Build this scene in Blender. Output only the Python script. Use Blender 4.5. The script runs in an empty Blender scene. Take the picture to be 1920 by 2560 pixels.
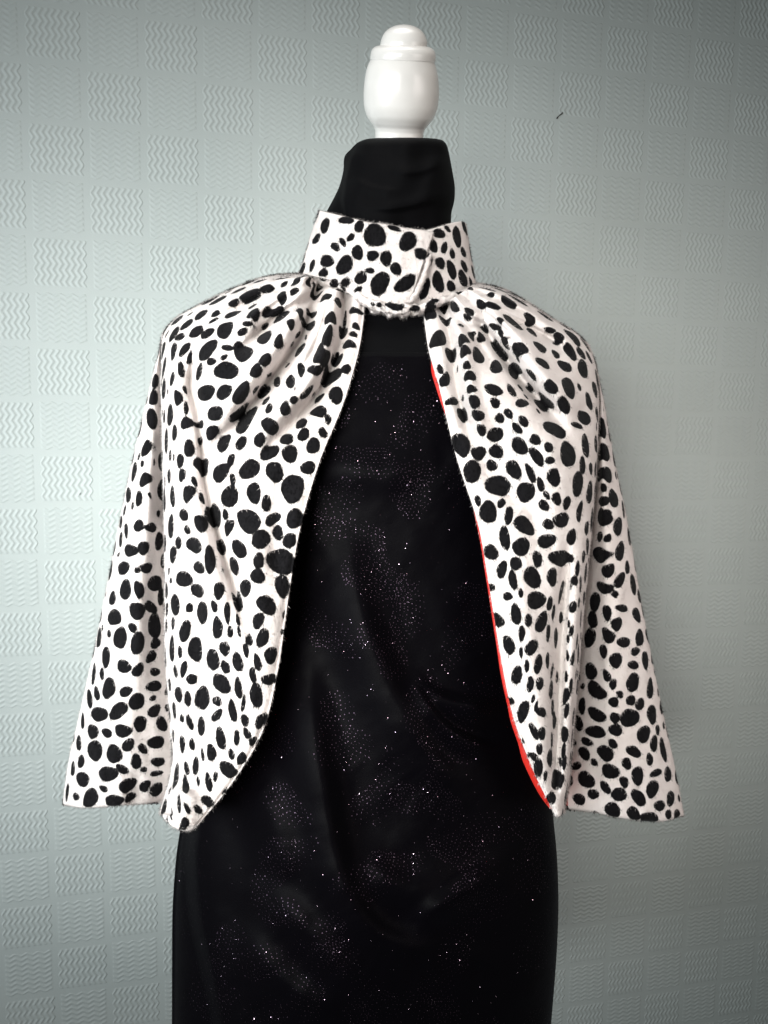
import bpy, math, random
import numpy as np
from mathutils import Vector, Matrix

random.seed(7)
rng = np.random.default_rng(11)
scene = bpy.context.scene
COL = scene.collection

# ------------------------------------------------------------------ camera
# Solved from the wallpaper's square repeat (f in pixels of a 1920 x 2560 frame).
F = 1731.4
UNIT = 0.085            # width of one wallpaper square
ASP = 0.979             # height / width of one square


def rodrigues(r):
    r = np.array(r, float)
    th = np.linalg.norm(r)
    k = r / th
    K = np.array([[0, -k[2], k[1]], [k[2], 0, -k[0]], [-k[1], k[0], 0]])
    return np.eye(3) + math.sin(th) * K + (1 - math.cos(th)) * K @ K


RC = rodrigues((0.0981, -0.1918, 0.0030))                 # wall frame -> camera frame
TC = np.array((-5.8284, -8.4169, 12.1869)) * UNIT
CW = -RC.T @ TC                                           # camera in the wall frame (right, down, in)
W2 = np.array([[1, 0, 0], [0, 0, 1], [0, -1, 0]], float)   # wall frame -> world (x right, y in, z up)
CAM = np.array((0.0, 0.0, 1.30))
AX = W2 @ RC.T                                            # camera axes (right, down, forward) in the world


def P(px, py, d):
    """A point d metres in front of the camera plane, given by its place in the 1920x2560 frame."""
    px, py, d = np.broadcast_arrays(np.asarray(px, float), np.asarray(py, float), np.asarray(d, float))
    c = np.stack([(px - 960) / F * d, (py - 1280) / F * d, d], -1)
    return c @ AX.T + CAM


def wall_point(col, row, out=0.0):
    return W2 @ (np.array((col * UNIT, row * UNIT * ASP, -out)) - CW) + CAM


cam_data = bpy.data.cameras.new('camera')
cam = bpy.data.objects.new('camera', cam_data)
COL.objects.link(cam)
cam_data.sensor_fit = 'VERTICAL'
cam_data.sensor_height = 36.0
cam_data.lens = F / 2560 * 36.0
cam_data.clip_start = 0.02
cam_data.clip_end = 50
m = Matrix.Identity(4)
for i in range(3):
    m[i][0] = AX[i, 0]
    m[i][1] = -AX[i, 1]
    m[i][2] = -AX[i, 2]
    m[i][3] = CAM[i]
cam.matrix_world = m
scene.camera = cam

# ------------------------------------------------------------------ light
world = bpy.data.worlds.new('World')
scene.world = world
world.use_nodes = True
bg = world.node_tree.nodes['Background']
bg.inputs[0].default_value = (0.90, 0.92, 0.84, 1)
bg.inputs[1].default_value = 0.09


def area_lamp(name, loc, target, size, size_y, energy, color, spread=180):
    ld = bpy.data.lights.new(name, 'AREA')
    ld.shape = 'RECTANGLE'
    ld.size = size
    ld.size_y = size_y
    ld.energy = energy
    ld.color = color
    ld.spread = math.radians(spread)
    o = bpy.data.objects.new(name, ld)
    COL.objects.link(o)
    o.location = loc
    o.rotation_euler = (Vector(target) - Vector(loc)).to_track_quat('-Z', 'Y').to_euler()
    return o


# daylight from a window on the left, a weak bounce from the room on the right
area_lamp('window_light', (-1.60, -0.15, 1.24), (-0.10, 0.95, 1.14), 1.3, 1.2, 10.8, (0.88, 0.95, 1.0), 70)
area_lamp('front_fill', (-0.70, -0.45, 1.30), (0.16, 1.15, 1.17), 0.8, 0.7, 5.0, (1.0, 1.0, 0.955), 46)  # added front fill, narrow spread so the wall darkens towards the corners
area_lamp('room_bounce', (1.25, -0.3, 1.30), (0.42, 1.05, 1.15), 1.0, 1.0, 2.9, (1.0, 0.90, 0.86), 70)
area_lamp('overhead_fill', (0.0, 0.45, 2.55), (0.08, 0.72, 1.3), 1.0, 0.8, 2.2, (1.0, 0.98, 0.95), 60)  # unseen fill added from above to lift the dark shoulder rim

scene.view_settings.view_transform = 'Standard'
scene.view_settings.look = 'None'
scene.view_settings.exposure = -0.18
scene.view_settings.gamma = 1.0
scene.view_settings.use_curve_mapping = False
scene.render.engine = 'CYCLES'
scene.cycles.use_denoising = True
scene.cycles.max_bounces = 6
scene.cycles.sample_clamp_indirect = 4.0


# ------------------------------------------------------------------ helpers
def pchip(x, y, t):
    """Monotone cubic through knots (x, y) evaluated at t; y may have several columns."""
    x = np.asarray(x, float)
    y = np.asarray(y, float)
    t = np.asarray(t, float)
    if y.ndim == 2:
        return np.stack([pchip(x, y[:, k], t) for k in range(y.shape[1])], -1)
    h = np.diff(x)
    dl = np.diff(y) / h
    n = len(x)
    mm = np.zeros(n)
    for i in range(1, n - 1):
        if dl[i - 1] * dl[i] > 0:
            w1 = 2 * h[i] + h[i - 1]
            w2 = h[i] + 2 * h[i - 1]
            mm[i] = (w1 + w2) / (w1 / dl[i - 1] + w2 / dl[i])
    mm[0], mm[-1] = dl[0], dl[-1]
    i = np.clip(np.searchsorted(x, t) - 1, 0, n - 2)
    s = np.clip((t - x[i]) / h[i], 0, 1)
    h00 = (1 + 2 * s) * (1 - s) ** 2
    h10 = s * (1 - s) ** 2
    h01 = s * s * (3 - 2 * s)
    h11 = s * s * (s - 1)
    return h00 * y[i] + h10 * h[i] * mm[i] + h01 * y[i + 1] + h11 * h[i] * mm[i + 1]


def catmull(x, y, t):
    """Smooth (non monotone) cubic through knots; y may have trailing dimensions."""
    x = np.asarray(x, float)
    y = np.asarray(y, float)
    t = np.asarray(t, float)
    n = len(x)
    g = np.zeros_like(y)
    for i in range(n):
        a, b = max(i - 1, 0), min(i + 1, n - 1)
        g[i] = (y[b] - y[a]) / (x[b] - x[a])
    i = np.clip(np.searchsorted(x, t) - 1, 0, n - 2)
    h = (x[i + 1] - x[i])
    s = np.clip((t - x[i]) / h, 0, 1)
    sh = (-1,) + (1,) * (y.ndim - 1)
    s, h = s.reshape(sh), h.reshape(sh)
    return ((1 + 2 * s) * (1 - s) ** 2 * y[i] + s * (1 - s) ** 2 * h * g[i]
            + s * s * (3 - 2 * s) * y[i + 1] + s * s * (s - 1) * h * g[i + 1])


def sstep(a, b, x):
    s = np.clip((x - a) / (b - a), 0, 1)
    return s * s * (3 - 2 * s)


def smooth_noise(x, y, seed, octaves=3):
    """Cheap value noise in the plane, range about -1..1."""
    out = np.zeros_like(x, float)
    amp, tot = 1.0, 0.0
    for o in range(octaves):
        r = np.random.default_rng(seed + o * 17)
        tab = r.uniform(-1, 1, (64, 64))
        xi, yi = np.floor(x).astype(int), np.floor(y).astype(int)
        fx, fy = x - xi, y - yi
        fx, fy = fx * fx * (3 - 2 * fx), fy * fy * (3 - 2 * fy)
        a = tab[xi % 64, yi % 64]
        b = tab[(xi + 1) % 64, yi % 64]
        c = tab[xi % 64, (yi + 1) % 64]
        d = tab[(xi + 1) % 64, (yi + 1) % 64]
        out += amp * ((a * (1 - fx) + b * fx) * (1 - fy) + (c * (1 - fx) + d * fx) * fy)
        tot += amp
        amp *= 0.5
        x, y = x * 2.03 + 5.1, y * 2.03 + 1.7
    return out / tot


def polyline_field(pts, X, Y):
    """Signed distance (positive on the right hand side walking along pts in image space,
    y down) and the fraction along the line of the nearest point."""
    pts = np.asarray(pts, float)
    seg = np.diff(pts, axis=0)
    L = np.hypot(seg[:, 0], seg[:, 1])
    cum = np.concatenate([[0], np.cumsum(L)])
    best = np.full(X.shape, 1e9)
    sgn = np.zeros(X.shape)
    frac = np.zeros(X.shape)
    for k in range(len(seg)):
        ax, ay = pts[k]
        ux, uy = seg[k] / L[k]
        rx, ry = X - ax, Y - ay
        tt = np.clip(rx * ux + ry * uy, 0, L[k])
        dx, dy = rx - tt * ux, ry - tt * uy
        dd = np.hypot(dx, dy)
        q = dd < best
        best = np.where(q, dd, best)
        sgn = np.where(q, np.sign(ux * ry - uy * rx), sgn)
        frac = np.where(q, (cum[k] + tt) / cum[-1], frac)
    return best * sgn, frac


def densify(pts, n=40):
    pts = np.asarray(pts, float)
    L = np.concatenate([[0], np.cumsum(np.linalg.norm(np.diff(pts, axis=0), axis=1))])
    return catmull(L, pts, np.linspace(0, L[-1], n))


def taper(f, a=0.08, b=0.25):
    return (sstep(0, a, f) if a > 0 else 1.0) * (1 - sstep(1 - b, 1, f))


def link(name, me, mat, parent=None):
    o = bpy.data.objects.new(name, me)
    COL.objects.link(o)
    if mat is not None and len(me.materials) == 0:
        me.materials.append(mat)
    if parent is not None:
        o.parent = parent
    return o


def mesh_from(verts, faces, name='mesh', smooth=True):
    verts = np.asarray(verts, np.float32).reshape(-1, 3)
    faces = np.asarray(faces, np.int32)
    k = faces.shape[1]
    me = bpy.data.meshes.new(name)
    me.vertices.add(len(verts))
    me.vertices.foreach_set('co', verts.ravel())
    me.loops.add(len(faces) * k)
    me.loops.foreach_set('vertex_index', faces.ravel())
    me.polygons.add(len(faces))
    me.polygons.foreach_set('loop_start', np.arange(0, len(faces) * k, k, dtype=np.int32))
    me.polygons.foreach_set('use_smooth', np.full(len(faces), smooth))
    me.update(calc_edges=True)
    return me


def grid_faces(nv, nu, close=False, flip=False):
    idx = np.arange(nv * nu).reshape(nv, nu)
    if close:
        idx = np.concatenate([idx, idx[:, :1]], 1)
    a, b, c, d = idx[:-1, :-1], idx[:-1, 1:], idx[1:, 1:], idx[1:, :-1]
    f = np.stack([a, b, c, d], -1).reshape(-1, 4)
    return f[:, ::-1] if flip else f


def grid_mesh(G, name='mesh', close=False, flip=False):
    return mesh_from(G, grid_faces(G.shape[0], G.shape[1], close, flip), name)


def thing(name, loc, label, cat):
    o = bpy.data.objects.new(name, None)
    COL.objects.link(o)
    o.location = loc
    o.empty_display_size = 0.05
    o['label'] = label
    o['category'] = cat
    return o


def adopt(o, parent):
    o.parent = parent
    o.matrix_parent_inverse = Matrix.Translation(-Vector(parent.location)) if parent.parent is None else Matrix.Identity(4)
    return o


# ------------------------------------------------------------------ materials
def new_mat(name):
    mt = bpy.data.materials.new(name)
    mt.use_nodes = True
    nt = mt.node_tree
    return mt, nt, nt.nodes['Principled BSDF']


def node(nt, kind, **kw):
    n = nt.nodes.new(kind)
    for k, v in kw.items():
        setattr(n, k, v)
    return n


def add_bump(nt, bsdf, scale, strength, dist, detail=3.0, coord='Object'):
    tc = node(nt, 'ShaderNodeTexCoord')
    nz = node(nt, 'ShaderNodeTexNoise')
    nz.inputs['Scale'].default_value = scale
    nz.inputs['Detail'].default_value = detail
    bp = node(nt, 'ShaderNodeBump')
    bp.inputs['Strength'].default_value = strength
    bp.inputs['Distance'].default_value = dist
    nt.links.new(tc.outputs[coord], nz.inputs['Vector'])
    nt.links.new(nz.outputs['Fac'], bp.inputs['Height'])
    nt.links.new(bp.outputs['Normal'], bsdf.inputs['Normal'])
    return tc, nz, bp


def mat_wallpaper():
    mt, nt, b = new_mat('painted_wallpaper')
    geo = node(nt, 'ShaderNodeNewGeometry')
    nz = node(nt, 'ShaderNodeTexNoise')
    nz.inputs['Scale'].default_value = 3.0
    nz.inputs['Detail'].default_value = 5.0
    nt.links.new(geo.outputs['Position'], nz.inputs['Vector'])
    rmp = node(nt, 'ShaderNodeValToRGB')
    rmp.color_ramp.elements[0].position = 0.3
    rmp.color_ramp.elements[0].color = (0.40, 0.443, 0.430, 1)
    rmp.color_ramp.elements[1].position = 0.7
    rmp.color_ramp.elements[1].color = (0.43, 0.474, 0.460, 1)
    nt.links.new(nz.outputs['Fac'], rmp.inputs['Fac'])
    nt.links.new(rmp.outputs['Color'], b.inputs['Base Color'])
    b.inputs['Roughness'].default_value = 0.62
    n2 = node(nt, 'ShaderNodeTexNoise')
    n2.inputs['Scale'].default_value = 900.0
    n2.inputs['Detail'].default_value = 2.0
    nt.links.new(geo.outputs['Position'], n2.inputs['Vector'])
    bp = node(nt, 'ShaderNodeBump')
    bp.inputs['Strength'].default_value = 0.25
    bp.inputs['Distance'].default_value = 0.0004
    nt.links.new(n2.outputs['Fac'], bp.inputs['Height'])
    nt.links.new(bp.outputs['Normal'], b.inputs['Normal'])
    return mt


def mat_fur():
    mt, nt, b = new_mat('spotted_plush')
    at = node(nt, 'ShaderNodeAttribute', attribute_name='spot')
    geo = node(nt, 'ShaderNodeNewGeometry')
    # ragged pile at the rim of every printed spot
    nz = node(nt, 'ShaderNodeTexNoise')
    nz.inputs['Scale'].default_value = 700.0
    nz.inputs['Detail'].default_value = 3.0
    nt.links.new(geo.outputs['Position'], nz.inputs['Vector'])
    m1 = node(nt, 'ShaderNodeMath', operation='SUBTRACT')
    m1.inputs[1].default_value = 0.5
    nt.links.new(nz.outputs['Fac'], m1.inputs[0])
    m2 = node(nt, 'ShaderNodeMath', operation='MULTIPLY_ADD')
    m2.inputs[1].default_value = 2.2
    nt.links.new(m1.outputs[0], m2.inputs[0])
    nt.links.new(at.outputs['Fac'], m2.inputs[2])
    mr = node(nt, 'ShaderNodeMapRange', interpolation_type='SMOOTHSTEP')
    mr.inputs['From Min'].default_value = -0.55
    mr.inputs['From Max'].default_value = 0.55
    nt.links.new(m2.outputs[0], mr.inputs['Value'])
    # broad tone changes of the white pile and the black pile
    n3 = node(nt, 'ShaderNodeTexNoise')
    n3.inputs['Scale'].default_value = 60.0
    n3.inputs['Detail'].default_value = 4.0
    nt.links.new(geo.outputs['Position'], n3.inputs['Vector'])
    w = node(nt, 'ShaderNodeMix', data_type='RGBA')
    w.inputs[6].default_value = (0.65, 0.595, 0.575, 1)
    w.inputs[7].default_value = (0.73, 0.685, 0.662, 1)
    nt.links.new(n3.outputs['Fac'], w.inputs[0])
    k = node(nt, 'ShaderNodeMix', data_type='RGBA')
    k.inputs[6].default_value = (0.0025, 0.0025, 0.003, 1)
    k.inputs[7].default_value = (0.0065, 0.006, 0.007, 1)
    nt.links.new(n3.outputs['Fac'], k.inputs[0])
    mx = node(nt, 'ShaderNodeMix', data_type='RGBA')
    nt.links.new(mr.outputs['Result'], mx.inputs[0])
    nt.links.new(k.outputs[2], mx.inputs[6])
    nt.links.new(w.outputs[2], mx.inputs[7])
    nt.links.new(mx.outputs[2], b.inputs['Base Color'])
    b.inputs['Roughness'].default_value = 0.85
    b.inputs['Specular IOR Level'].default_value = 0.08
    b.inputs['Sheen Weight'].default_value = 0.05
    b.inputs['Sheen Roughness'].default_value = 0.5
    n4 = node(nt, 'ShaderNodeTexNoise')
    n4.inputs['Scale'].default_value = 420.0
    n4.inputs['Detail'].default_value = 4.0
    nt.links.new(geo.outputs['Position'], n4.inputs['Vector'])
    bp = node(nt, 'ShaderNodeBump')
    bp.inputs['Strength'].default_value = 0.35
    bp.inputs['Distance'].default_value = 0.0012
    nt.links.new(n4.outputs['Fac'], bp.inputs['Height'])
    nt.links.new(bp.outputs['Normal'], b.inputs['Normal'])
    return mt


def mat_plain(name, color, rough, bump=None, sheen=0.0, spec=0.5, metallic=0.0, coat=0.0, tint=None):
    mt, nt, b = new_mat(name)
    tc = node(nt, 'ShaderNodeTexCoord')
    nz = node(nt, 'ShaderNodeTexNoise')
    nz.inputs['Scale'].default_value = 25.0
    nz.inputs['Detail'].default_value = 4.0
    nt.links.new(tc.outputs['Object'], nz.inputs['Vector'])
    mx = node(nt, 'ShaderNodeMix', data_type='RGBA')
    mx.inputs[6].default_value = tuple(c * 0.85 for c in color) + (1,)
    mx.inputs[7].default_value = tuple(min(1, c * 1.12) for c in color) + (1,)
    nt.links.new(nz.outputs['Fac'], mx.inputs[0])
    nt.links.new(mx.outputs[2], b.inputs['Base Color'])
    b.inputs['Roughness'].default_value = rough
    b.inputs['Specular IOR Level'].default_value = spec
    b.inputs['Metallic'].default_value = metallic
    b.inputs['Coat Weight'].default_value = coat
    b.inputs['Coat Roughness'].default_value = 0.15
    b.inputs['Sheen Weight'].default_value = sheen
    b.inputs['Sheen Roughness'].default_value = 0.35
    if tint:
        b.inputs['Sheen Tint'].default_value = tint + (1,)
    if bump:
        add_bump(nt, b, *bump)
    return mt


M_WALL = mat_wallpaper()
M_FUR = mat_fur()
M_WHITE = mat_plain('white_gloss_wood', (0.72, 0.70, 0.67), 0.30, (9.0, 0.06, 0.002), coat=0.35)
M_RED = mat_plain('red_satin_lining', (0.46, 0.016, 0.009), 0.42, (70.0, 0.5, 0.002), sheen=0.1)
M_JERSEY = mat_plain('black_jersey', (0.0020, 0.0020, 0.0024), 0.7, (1400.0, 0.3, 0.0004), sheen=0.015, spec=0.035)
M_VELVET = mat_plain('black_velvet', (0.0008, 0.0006, 0.0012), 0.52, (900.0, 0.4, 0.0006), sheen=0.02, spec=0.03, tint=(0.8, 0.82, 1.0))
M_GLIT = mat_plain('glitter_foil', (0.60, 0.46, 0.58), 0.26, metallic=1.0)
M_FOIL = mat_plain('dull_foil', (0.046, 0.032, 0.046), 0.45, metallic=1.0)
M_FORM = mat_plain('dress_form_linen', (0.45, 0.42, 0.38), 0.9, (500.0, 0.3, 0.001))
M_DARK = mat_plain('dark_torn_paper', (0.03, 0.028, 0.026), 0.9)  # dark colour of the small tear marks in the paper

# ------------------------------------------------------------------ wall with embossed squares
DEP = 0.80          # distance from the camera plane to the axis of the dress form

wp = np.array([wall_point(-7, 34), wall_point(24, 34), wall_point(24, -14), wall_point(-7, -14)])
wall_me = mesh_from(wp, [[0, 1, 2, 3]], 'wall', smooth=False)
wall = link('wall', wall_me, M_WALL)
wall['kind'] = 'structure'


def emboss_mesh(kind):
    """One raised square of the wallpaper: a low heightfield of nine wavy ridges whose rim dips into the wall."""
    n = 92
    half = 0.455
    a = np.linspace(-half, half, n)
    X, Y = np.meshgrid(a, a)
    u, v = (X, Y) if kind == 'wave' else (Y, X)
    # ridges run along v, shifting sideways in a rounded zigzag
    ph = v * 4.75 + 0.1
    tri = 2 * np.abs(2 * (ph - np.floor(ph + 0.5))) - 1
    sn = -np.cos(2 * np.pi * ph)
    wob = (0.55 * tri + 0.45 * sn) * (0.030 if kind == 'wave' else 0.026)
    t = (u + wob) / 0.1045
    c = np.cos(2 * np.pi * t) * 0.5 + 0.5
    ridge = c ** 1.35
    edge_u = 1 - sstep(0.415, 0.445, np.abs(u + wob))
    edge_v = 1 - sstep(0.408, 0.428, np.abs(v))
    h = ridge * edge_u * edge_v * (0.00078 if kind == 'wave' else 0.00064)
    rim = sstep(0.435, 0.455, np.maximum(np.abs(X), np.abs(Y)))
    z = h + 0.00004 - rim * 0.0001
    G = np.stack([X * UNIT, -z, Y * UNIT * ASP], -1)
    return grid_mesh(G, kind + '_square', flip=False)


wave_me, zig_me = emboss_mesh('wave'), emboss_mesh('zigzag')
for me_ in (wave_me, zig_me):
    me_.materials.append(M_WALL)
for c in range(-3, 18):
    for r in range(-3, 23):
        even = (c + r) % 2 == 0
        o = bpy.data.objects.new('wave_square' if even else 'zigzag_square', wave_me if even else zig_me)
        COL.objects.link(o)
        o.location = wall_point(c, r)
        o.parent = wall


def wall_at(px, py, out=0.0):
    """Where the sight line of a frame pixel meets the wall."""
    d = np.array(((px - 960) / F, (py - 1280) / F, 1.0)) @ AX.T
    y0 = wall_point(0, 0)[1] - out
    return CAM + d * (y0 - CAM[1]) / d[1]


# two little tears in the paper
for pts, wdt in (([(1393, 294), (1399, 288), (1405, 284)], 0.0012), ([(199, 1236), (201, 1234)], 0.0014), ([(1391, 296), (1395, 293)], 0.002), ([(1404, 285), (1407, 282)], 0.002)):
    q = np.array([wall_at(x, y, 0.0014) for x, y in pts])
    n = len(q)
    wv = np.linspace(0.5, 1.0, n) * wdt
    V = np.concatenate([q + np.c_[0 * wv, 0 * wv, wv], q - np.c_[0 * wv, 0 * wv, wv], q + np.c_[0 * wv, -0.0004 + 0 * wv, 0 * wv]])
    fc = []
    for i in range(n - 1):
        fc += [[i, i + 1, 2 * n + i + 1, 2 * n + i], [2 * n + i, 2 * n + i + 1, n + i + 1, n + i]]
    link('paper_tear', mesh_from(V, fc, 'paper_tear'), M_DARK, wall)

# ------------------------------------------------------------------ dress form: finial, neck and body
BASE = P(960, 2700, DEP)
form = thing('dress_form', BASE, 'dressmaker dummy topped by a turned white wooden finial', 'dress form')


def world_mesh(name, me, mat, parent):
    o = link(name, me, mat)
    adopt(o, parent)
    return o


up_cam = -AX[:, 1]
fwd_cam = AX[:, 2]
right_cam = AX[:, 0]


def lathe(profile, tilt_fwd, n=72, sub=10):
    """Profile rows (axis px, py, half-width px); the turned axis leans towards the camera by tilt_fwd (m per px)."""
    pr = np.asarray(profile, float)
    t = np.arange(len(pr))
    tt = np.linspace(0, len(pr) - 1, (len(pr) - 1) * sub + 1)
    q = pchip(t, pr, tt)
    th = np.linspace(0, 2 * np.pi, n, endpoint=False)
    d0 = DEP - (345 - q[:, 1]) * tilt_fwd
    c = P(q[:, 0], q[:, 1], d0)
    r = np.maximum(q[:, 2], 0.02) / F * d0
    axis = c[-1] - c[0]
    axis = axis / np.linalg.norm(axis)
    e1 = right_cam - axis * np.dot(right_cam, axis)
    e1 /= np.linalg.norm(e1)
    e2 = np.cross(axis, e1)
    G = c[:, None, :] + r[:, None, None] * (np.cos(th)[None, :, None] * e1 + np.sin(th)[None, :, None] * e2)
    return grid_mesh(G, 'lathe', close=True)


TILT = 0.00020
world_mesh('finial_body', lathe([(1006, 144, 50), (1006, 147, 76), (1006, 154, 80.5), (1005, 172, 87), (1004.5, 194, 91.5), (1003.5, 233, 94.5), (1002, 264, 92.5), (1000.5, 291, 84.5), (999.5, 309, 73), (999, 322, 63.5), (998.5, 333, 60.5), (998, 350, 60.5), (997, 366, 61)], TILT), M_WHITE, form)
world_mesh('finial_ring', lathe([(1008.3, 113, 50), (1008.3, 115.5, 62), (1008.2, 119, 71), (1008, 125, 77.5), (1008, 134, 81), (1007.5, 143, 82), (1007, 149, 82), (1007, 153, 80.8), (1007, 155.5, 78), (1007, 156.5, 60)], TILT), M_WHITE, form)
world_mesh('finial_cap', lathe([(1010, 61, 0), (1010, 61.6, 10), (1010, 65, 24), (1010, 72, 38), (1010, 82, 48.5), (1010, 94, 55), (1010, 106, 58.5), (1009, 114, 59), (1009, 119, 57)], TILT), M_WHITE, form)


def tube(rows, nv=120, nu=160, disp=None, power=2.0, back_lift=0.0):
    """Closed cloth tube. Rows: py, left px, right px, front bulge (m), back bulge (m)."""
    rw = np.asarray(rows, float)
    py = np.linspace(rw[0, 0], rw[-1, 0], nv)
    q = catmull(rw[:, 0], rw[:, 1:], py)
    th = np.linspace(0, 2 * np.pi, nu, endpoint=False)          # 0 = left silhouette, pi/2 = front
    cx, hw = (q[:, 0] + q[:, 1]) / 2, (q[:, 1] - q[:, 0]) / 2
    cs, sn = np.cos(th), np.sin(th)
    ex = -np.sign(cs) * np.abs(cs) ** (2 / power)
    ez = np.sign(sn) * np.abs(sn) ** (2 / power)
    X = cx[:, None] + hw[:, None] * ex[None, :]
    Wd = np.where(ez[None, :] > 0, q[:, 2:3], q[:, 3:4]) * ez[None, :]
    Y = np.repeat(py[:, None], nu, 1)
    Y = Y + np.where(ez[None, :] < 0, -ez[None, :] * back_lift, 0)
    if disp is not None:
        front = sstep(0.0, 0.25, ez)[None, :]
        Wd = Wd + disp(X, Y) * front
    return P(X, Y, DEP - Wd), X, Y, Wd


# linen body under the clothes
G, *_ = tube([(360, 905, 1095, .05, .05), (600, 880, 1110, .052, .052), (760, 830, 1150, .05, .06), (880, 640, 1340, .06, .07), (1100, 590, 1350, .085, .085), (1500, 590, 1320, .07, .08), (1900, 530, 1340, .075, .09), (2680, 500, 1330, .085, .10)], 60, 64)
world_mesh('torso', grid_mesh(G, 'torso', close=True), M_FORM, form)

# ------------------------------------------------------------------ black jersey top: roll neck and yoke
top = thing('roll_neck_top', P(975, 880, DEP), 'plain matt black roll neck pulled up over the neck of the dummy', 'top')


def neck_disp(X, Y):
    d, f = polyline_field([(905, 352), (880, 400), (868, 450), (862, 500), (872, 560)], X, Y)
    h = -0.009 * sstep(0, 14, d) * taper(f, .2, .05)
    h += 0.010 * smooth_noise(X / 90, Y / 120, 5, 2)
    d, f = polyline_field([(1110, 380), (1080, 440), (1060, 520)], X, Y)
    h += 0.004 * np.exp(-(d / 22) ** 2) * taper(f, .2, .3)
    for pts, a in (([(1120, 400), (1040, 430), (960, 425)], .004), ([(1130, 470), (1070, 500), (980, 520), (900, 515)], .005), ([(870, 440), (930, 470), (1010, 480)], .004)):
        d, f = polyline_field(densify(pts), X, Y)
        h += a * np.where(d > 0, np.exp(-(d / 20) ** 2), np.exp(-(d / 9) ** 2)) * taper(f, .3, .4)
    d, f = polyline_field([(930, 360), (925, 430), (960, 520)], X, Y)
    h += -0.003 * np.exp(-(d / 26) ** 2) * taper(f, .2, .3)
    return h


rows = [(344, 955, 1052, .030, .030), (346, 925, 1085, .044, .045), (350, 908, 1104, .052, .055), (358, 892, 1114, .058, .058), (372, 878, 1120, .060, .060), (390, 862, 1124, .061, .062),
        (428, 858, 1131, .062, .063), (466, 848, 1137, .063, .064), (500, 832, 1136, .063, .066), (530, 816, 1129, .062, .068), (570, 800, 1128, .060, .068), (700, 800, 1140, .058, .068)]
G, *_ = tube(rows, 150, 160, neck_disp, back_lift=40)
world_mesh('roll_neck', grid_mesh(G, 'roll_neck', close=True), M_JERSEY, top)
# lid from the rolled rim in to the finial
th = np.linspace(0, 2 * np.pi, 160, endpoint=False)
ring0 = G[0]
cen = P(998, 350, DEP)
lid = np.stack([ring0 * (1 - k) + cen * k for k in (0, .25, .5, .9)])
world_mesh('neck_rim', grid_mesh(lid, 'neck_rim', close=True), M_JERSEY, top)
G, *_ = tube([(700, 820, 1150, .060, .068), (760, 760, 1200, .066, .075), (830, 640, 1330, .082, .09), (880, 590, 1375, .0925, .10), (930, 580, 1380, .093, .105)], 60, 160,
             lambda X, Y: 0.002 * smooth_noise(X / 120, Y / 60, 3, 2))
world_mesh('yoke', grid_mesh(G, 'yoke', close=True), M_JERSEY, top)

# ------------------------------------------------------------------ velvet dress
dress = thing('velvet_dress', BASE, 'long black velvet dress flecked with tiny glitter dots under the spotted cape', 'dress')

DRESS_RIDGES = [  # points, height (m), width (px) on the outer side, width on the inner side
    ([(760, 1500), (769, 1731), (800, 1964), (830, 2130), (855, 2223), (904, 2302), (972, 2358), (1076, 2376), (1220, 2340)], .017, 90, 46),
    ([(840, 1250), (905, 1550), (972, 1725), (1015, 1804), (1076, 1903), (1140, 1950), (1280, 1960)], .015, 90, 46),
    ([(1020, 1690), (1089, 1792), (1138, 1835), (1199, 1863), (1260, 1869)], .007, 34, 12),
    ([(1020, 1670), (1082, 1737), (1181, 1765), (1290, 1755)], .008, 40, 20),
    ([(1020, 2350), (1082, 2287), (1140, 2240), (1193, 2204), (1270, 2140)], .009, 50, 34),
    ([(590, 2140), (664, 2229), (720, 2284), (781, 2352), (843, 2425), (892, 2462), (1020, 2510)], .009, 80, 50),
    ([(580, 2280), (634, 2364), (677, 2425), (769, 2505), (880, 2580)], .008, 70, 44),
    ([(880, 2090), (960, 2200), (1040, 2230), (1150, 2160)], .008, 70, 46),
    ([(620, 1900), (680, 2050), (700, 2150), (720, 2250)], .010, 60, 50),
]
DRESS_RIDGES = [(densify(p), a, w1, w2) for p, a, w1, w2 in DRESS_RIDGES]
SIDE_STEP = densify([(505, 1900), (492, 2030), (489, 2081), (483, 2130), (486, 2210), (492, 2284), (517, 2407), (547, 2560), (560, 2700)])


def dress_disp(X, Y):
    h = 0.0035 * smooth_noise(X / 150, Y / 190, 21, 3) + 0.0006 * smooth_noise((X + Y) / 50, (Y - X) / 80, 77, 2)
    for pts, a, w1, w2 in DRESS_RIDGES:
        d, f = polyline_field(pts, X, Y)
        h += 1.6 * a * taper(f, .38, .38) * np.where(d > 0, np.exp(-(d / w1) ** 2), np.exp(-(d / w2) ** 2))
    d, f = polyline_field(SIDE_STEP, X, Y)
    # walking down the line, the left of the frame lies on the positive side
    h += -0.016 * sstep(-14, 26, d) * sstep(0, .2, f)
    h += 0.002 * np.exp(-((d + 40) / 40) ** 2) * sstep(0, .2, f)
    d, f = polyline_field([(770, 1160), (900, 1178), (1060, 1190)], X, Y)
    h += 0.006 * np.exp(-(d / 45) ** 2) * taper(f, .3, .3)
    return h


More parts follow.
